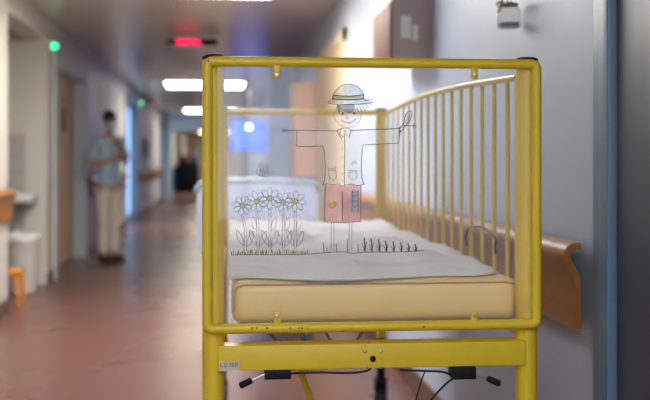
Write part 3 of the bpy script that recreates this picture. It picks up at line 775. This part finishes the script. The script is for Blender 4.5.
# hand holding a small bird outline
line([(401, 127.5), (405, 125.6), (411, 125.8), (415, 126.2)], k, .0007)
line(circ(414.6, 126, 1.6, 1.4, 8), k, .0005, closed=True)
line([(403.5, 125), (404.5, 118), (408, 112), (411, 111.4), (412, 115), (409.5, 121), (405.5, 126), (401.2, 131), (399.4, 135)], k, .0007, smooth=True)
line([(405, 123), (407.6, 117), (410.6, 113)], k, .0005)
line([(401.8, 130), (399, 133), (400, 127), (403.5, 124)], k, .0006)
for s in range(3): line([(405.6+s, 124-2*s), (409.4+s*.4, 121-2.6*s)], k, .0004)
# trousers
line([(325.4, 185.5), (324.8, 200), (324.2, 222), (342, 222.3), (360.6, 222), (360.8, 205), (361, 185)], k, .0008)
line([(342.6, 191.5), (342.2, 221.5)], k, .0008)
line([(329, 203.4), (329.8, 207.2), (333, 207.9), (335.6, 206), (336, 202.6), (333, 202), (331.6, 204), (330, 203)], k, .0006)
line([(352.2, 191), (353.8, 193), (355, 190.2), (356.8, 193), (358.2, 190.6), (358, 212), (352, 212.3)], k, .0006, closed=True)
for v in (195, 200, 205): line([(353, v), (355, v+2.5), (357.5, v)], k, .0005)
# legs and ground line
for (u0, u1) in ((331.4, 331), (334, 333.8), (349.2, 349), (352, 351.8)): line([(u0, 222.4), (u1, 251)], k, .0004)
k.build('scarecrow_lines', M['inkgrey'] if False else M['ink'], panel, smooth=False)
k = MB()
line([(309, 254), (318, 253.4), (330, 252.2), (345, 251.8), (352, 253.4), (362, 252.4), (375, 252), (390, 252.2), (405, 251.8), (424, 250.4)], k, .0007)
for u, h_ in ((324, 10), (327, 5), (336.5, 9), (347.6, 13), (358.2, 8.5)): line([(u, 252.5), (u-.3, 252.5-h_)], k, .0007)
for i, u in enumerate([364, 371, 378.5, 385.5, 393, 400.5, 407.8, 415]):
    hh = 14-.9*i
    line([(u+1, 251.8), (u+.8, 251.8-hh*.5), (u, 251.8-hh)], k, .0013)
    line([(u+1, 251.8), (u+2.4, 251.8-hh*.7)], k, .0007)
    line([(u+1, 251.8), (u-2.2, 251.8-hh*.6)], k, .0006)
k.build('grass_lines', M['ink'], panel, smooth=False)
k = MB()
rnd = random.Random(3)
for i in range(44):
    u = 231.5+i*1.78; hh = rnd.uniform(2.6, 6.0); line([(u, 255.3-.01*i), (u+rnd.uniform(-1.2, 1.2), 255.3-hh)], k, rnd.uniform(.0006, .0011))
line([(231, 255.2), (250, 254.6), (270, 255), (290, 254.4), (309, 254)], k, .0006)
k.build('olive_grass_lines', M['inkgreen'], panel, smooth=False)
# daisies
k = MB()
flow = [(242.4, 205.6, 6.2, 245.2, .2), (256.8, 201.4, 6.9, 258.0, .5), (269.8, 198.4, 7.4, 270.0, 0), (283, 202.2, 6.2, 283.6, .35), (295.4, 201.4, 6.9, 295.2, .1)]
for (u, v, R_, ub, ph) in flow:
    fill(circ(u, v, 2.3, 2.3, 12), M['tint_yellow'] if R_ > 6.3 else M['tint_band'], 'daisy_centre')
    line(circ(u, v, 2.3, 2.3, 12), k, .0004, closed=True)
    for j in range(8):
        a = ph+2*PI*j/8; ca_, sa = math.cos(a), math.sin(a)
        pet = []
        for (rr, off) in ((2.4, .0), (5.0, 2.0), (R_+2.0, 2.0), (R_+3.6, 0), (R_+2.0, -2.0), (5.0, -2.0)):
            pet.append((u+ca_*rr-sa*off, v+sa*rr+ca_*off))
        line(pet, k, .00045, closed=True, smooth=True)
    for d in (-1, 1): line([(u+d*1, v+9.5), (ub+d*1.1, 228), (ub+d*1.0, 252)], k, .00042)
    for s in (-1, 1):
        by = 246 if s < 0 else 247
        line([(ub+s*1, by), (ub+s*3, by-9), (ub+s*8.4, by-16), (ub+s*7, by-6), (ub+s*1, by)], k, .00042, smooth=True)
        by2 = 231
        if (s > 0) == (ub > 265) and ub != 245.2: line([(ub+s*1, by2), (ub+s*2, by2-8), (ub+s*5.4, by2-14), (ub+s*5.6, by2-5), (ub+s*1, by2)], k, .00038, smooth=True)
k.build('daisy_lines', M['inkgrey'], panel, smooth=False)
# bee
k = MB()
line([(256.4, 172.5), (258.4, 169.6), (261.5, 169.8), (265, 171), (268.6, 173), (267.6, 176), (263.6, 176.6), (259.6, 175.8)], k, .0005, closed=True, smooth=True)
for d in (0, 2.4, 4.8): line([(260.4+d, 169.8+d*.4), (260+d, 175.6+d*.1)], k, .0006)
line([(261.4, 169.8), (258.6, 164.8), (260.6, 163.6), (262.8, 166.4), (262.6, 169.8)], k, .0004, smooth=True)
line([(264.4, 170.6), (264.4, 165), (267, 164.6), (267.6, 168), (265.8, 171.2)], k, .0004, smooth=True)
k.build('bee_lines', M['ink'], panel, smooth=False)

# ------------------------------------------------------------------ person
def skinmesh(name, V, E, m, parent, sub=2, root=0):
    me = bpy.data.meshes.new(name); me.from_pydata([v[:3] for v in V], E, []); o = bpy.data.objects.new(name, me); C.objects.link(o)
    sk = o.modifiers.new('skin', 'SKIN'); sk.use_smooth_shade = True
    for i, v in enumerate(V):
        d = me.skin_vertices[0].data[i]
        rr = v[3]; d.radius = rr if isinstance(rr, tuple) else (rr, rr); d.use_root = (i == root)
    s2 = o.modifiers.new('sub', 'SUBSURF'); s2.levels = s2.render_levels = sub
    dg = bpy.context.evaluated_depsgraph_get(); dg.update()
    nm = bpy.data.meshes.new_from_object(o.evaluated_get(dg)); nm.name = name
    bpy.data.objects.remove(o)
    nm.materials.clear(); nm.materials.append(m)
    for p_ in nm.polygons: p_.use_smooth = True
    r_ = bpy.data.objects.new(name, nm); C.objects.link(r_); r_.parent = parent
    return r_
PX, PYY = -1.27, 11.75
per = empty('person', (PX, PYY, 0), 'person in pale blue tunic, cream trousers and face mask standing by the left wall', 'person', rz=math.radians(36))
per.scale = (.88, .9, 1)
# local: faces -y, x to the person's left (image right)
V = [(0, 0, .93, (.13, .095)), (0, .01, 1.08, (.125, .09)), (0, .005, 1.26, (.145, .10)), (0, .01, 1.38, (.12, .075)), (0, .01, 1.46, .052), (0, -.005, 1.52, .05),
     (0, -.012, 1.585, (.072, .085)), (0, -.008, 1.65, (.076, .09)),
     (-.17, .01, 1.39, .055), (-.235, .02, 1.24, .043), (-.25, .03, 1.11, .037), (-.18, -.10, 1.13, .033), (-.06, -.19, 1.19, .024),      # right arm across
     (.17, .01, 1.39, .055), (.235, .01, 1.24, .043), (.245, .0, 1.11, .037), (.17, -.13, 1.19, .033), (.06, -.20, 1.29, .024),        # left arm raised to chest
     (-.080, 0, .86, .085), (-.075, -.01, .50, .056), (-.075, .02, .10, .038), (-.08, -.10, .035, .032),
     (.080, 0, .86, .085), (.075, -.01, .50, .056), (.075, .02, .10, .038), (.08, -.10, .035, .032),
     (-.02, -.21, 1.21, (.032, .016)), (.02, -.22, 1.33, (.032, .016))]
E = [(0, 1), (1, 2), (2, 3), (3, 4), (4, 5), (5, 6), (6, 7), (3, 8), (8, 9), (9, 10), (10, 11), (11, 12), (12, 26), (3, 13), (13, 14), (14, 15), (15, 16), (16, 17), (17, 27),
     (0, 18), (18, 19), (19, 20), (20, 21), (0, 22), (22, 23), (23, 24), (24, 25)]
def fingers(base, fw, side, up, Vl, El, root):
    b0 = Vector(base); fw = Vector(fw).normalized(); side = Vector(side).normalized(); up = Vector(up).normalized()
    for i, (off, ln) in enumerate(((-.026, .060), (-.009, .068), (.009, .064), (.025, .050))):
        p0 = b0+side*off; i0 = len(Vl)
        Vl += [(*p0, .010), (*(p0+fw*ln*.5+up*.002), .009), (*(p0+fw*ln*.85-up*.016), .008), (*(p0+fw*ln*.95-up*.030), .007)]
        El += [(root, i0), (i0, i0+1), (i0+1, i0+2), (i0+2, i0+3)]
    p0 = b0-fw*.03-side*.030; i0 = len(Vl)
    Vl += [(*p0, .012), (*(p0-side*.022+fw*.022-up*.008), .010), (*(p0-side*.026+fw*.048-up*.014), .009)]
    El += [(root, i0), (i0, i0+1), (i0+1, i0+2)]
fingers((.015, -.222, 1.225), (.95, -.15, .35), (-.3, 0, .95), (0, -1, 0), V, E, 26)
fingers((-.012, -.232, 1.355), (-.85, -.1, .55), (-.55, 0, -.8), (0, -1, 0), V, E, 27)
body = skinmesh('body', V, E, M['skin'], per, 2)
# face: nose, ears, eyes
for s in (-1, 1): fc = MB(); fc.ball((s*.078, .0, 1.595), .022, (.45, 1, 1.4), 10); fc.build('ear', M['skin'], per)
eyem = mat('eye', (.03, .02, .02), .2, noise=.1)
for s in (-1, 1): fe = MB(); fe.ball((s*.032, -.088, 1.622), .011, (1.3, .6, .8), 10); fe.build('eye', eyem, per)
fb = MB()
for s in (-1, 1): fb.tube([(s*.015, -.099, 1.642), (s*.034, -.097, 1.648), (s*.052, -.084, 1.642)], .004, 6)
fb.build('eyebrows', M['hair'], per)
mk = MB(); mk.ball((0, -.052, 1.563), .07, (.92, .78, .80), 18)
for s in (-1, 1): mk.tube([(s*.055, -.06, 1.58), (s*.078, -.01, 1.60)], .003, 6)
mk.build('face_mask', M['mask'], per)
hr = MB(); hr.ball((0, .008, 1.665), .095, (.93, 1.06, .84), 22)
for v in hr.bm.verts:
    if v.co.y < -.03 and v.co.z < 1.672: v.co.z = 1.672+(v.co.z-1.672)*.1; v.co.y = max(v.co.y, -.085)
    v.co += Vector((NZ.noise(v.co*40), NZ.noise(v.co*40+Vector((3, 3, 3))), NZ.noise(v.co*40+Vector((9, 9, 9)))))*.006
hr.build('hair', M['hair'], per)
# tunic: torso and short sleeves
Vt = [(0, 0, .84, (.185, .135)), (0, .0, .98, (.172, .125)), (0, .01, 1.12, (.165, .12)), (0, .005, 1.27, (.172, .125)), (0, .01, 1.385, (.13, .088)), (0, .01, 1.435, .068),
      (-.165, .01, 1.385, .073), (-.235, .02, 1.23, .066), (-.247, .026, 1.16, .065), (.165, .01, 1.385, .073), (.235, .01, 1.23, .066), (.245, .004, 1.16, .065)]
Et = [(0, 1), (1, 2), (2, 3), (3, 4), (4, 5), (4, 6), (6, 7), (7, 8), (4, 9), (9, 10), (10, 11)]
tn = skinmesh('tunic', Vt, Et, M['scrub'], per, 2)
cp = MB(); cp.box(-.13, -.04, -.137, -.128, .93, 1.03, .003); cp.build('tunic_pocket', M['scrub'], tn)
Vp = [(0, 0, .92, (.165, .115)), (-.095, 0, .82, .105), (-.075, -.01, .50, .082), (-.078, .015, .20, .074), (-.08, .015, .085, .074), (.095, 0, .82, .105), (.075, -.01, .50, .082), (.078, .015, .20, .074), (.08, .015, .085, .074)]
Ep = [(0, 1), (1, 2), (2, 3), (3, 4), (0, 5), (5, 6), (6, 7), (7, 8)]
skinmesh('trousers', Vp, Ep, M['trouser'], per, 2)
for s in (-1, 1):
    b = MB(); b.box(s*.085-.05, s*.085+.05, -.18, .085, 0, .075, .03); b.build('shoe', M['shoe'], per)

# ------------------------------------------------------------------ world and view
wd = bpy.data.worlds.new('world'); S.world = wd; wd.use_nodes = True
wd.node_tree.nodes['Background'].inputs[0].default_value = (.5, .6, .75, 1); wd.node_tree.nodes['Background'].inputs[1].default_value = .3
vs = S.view_settings; vs.view_transform = 'Standard'; vs.look = 'None'; vs.gamma = 1; vs.exposure = 0.08; vs.use_curve_mapping = False
S.cycles.max_bounces = 10; S.cycles.transparent_max_bounces = 24; S.cycles.use_denoising = True
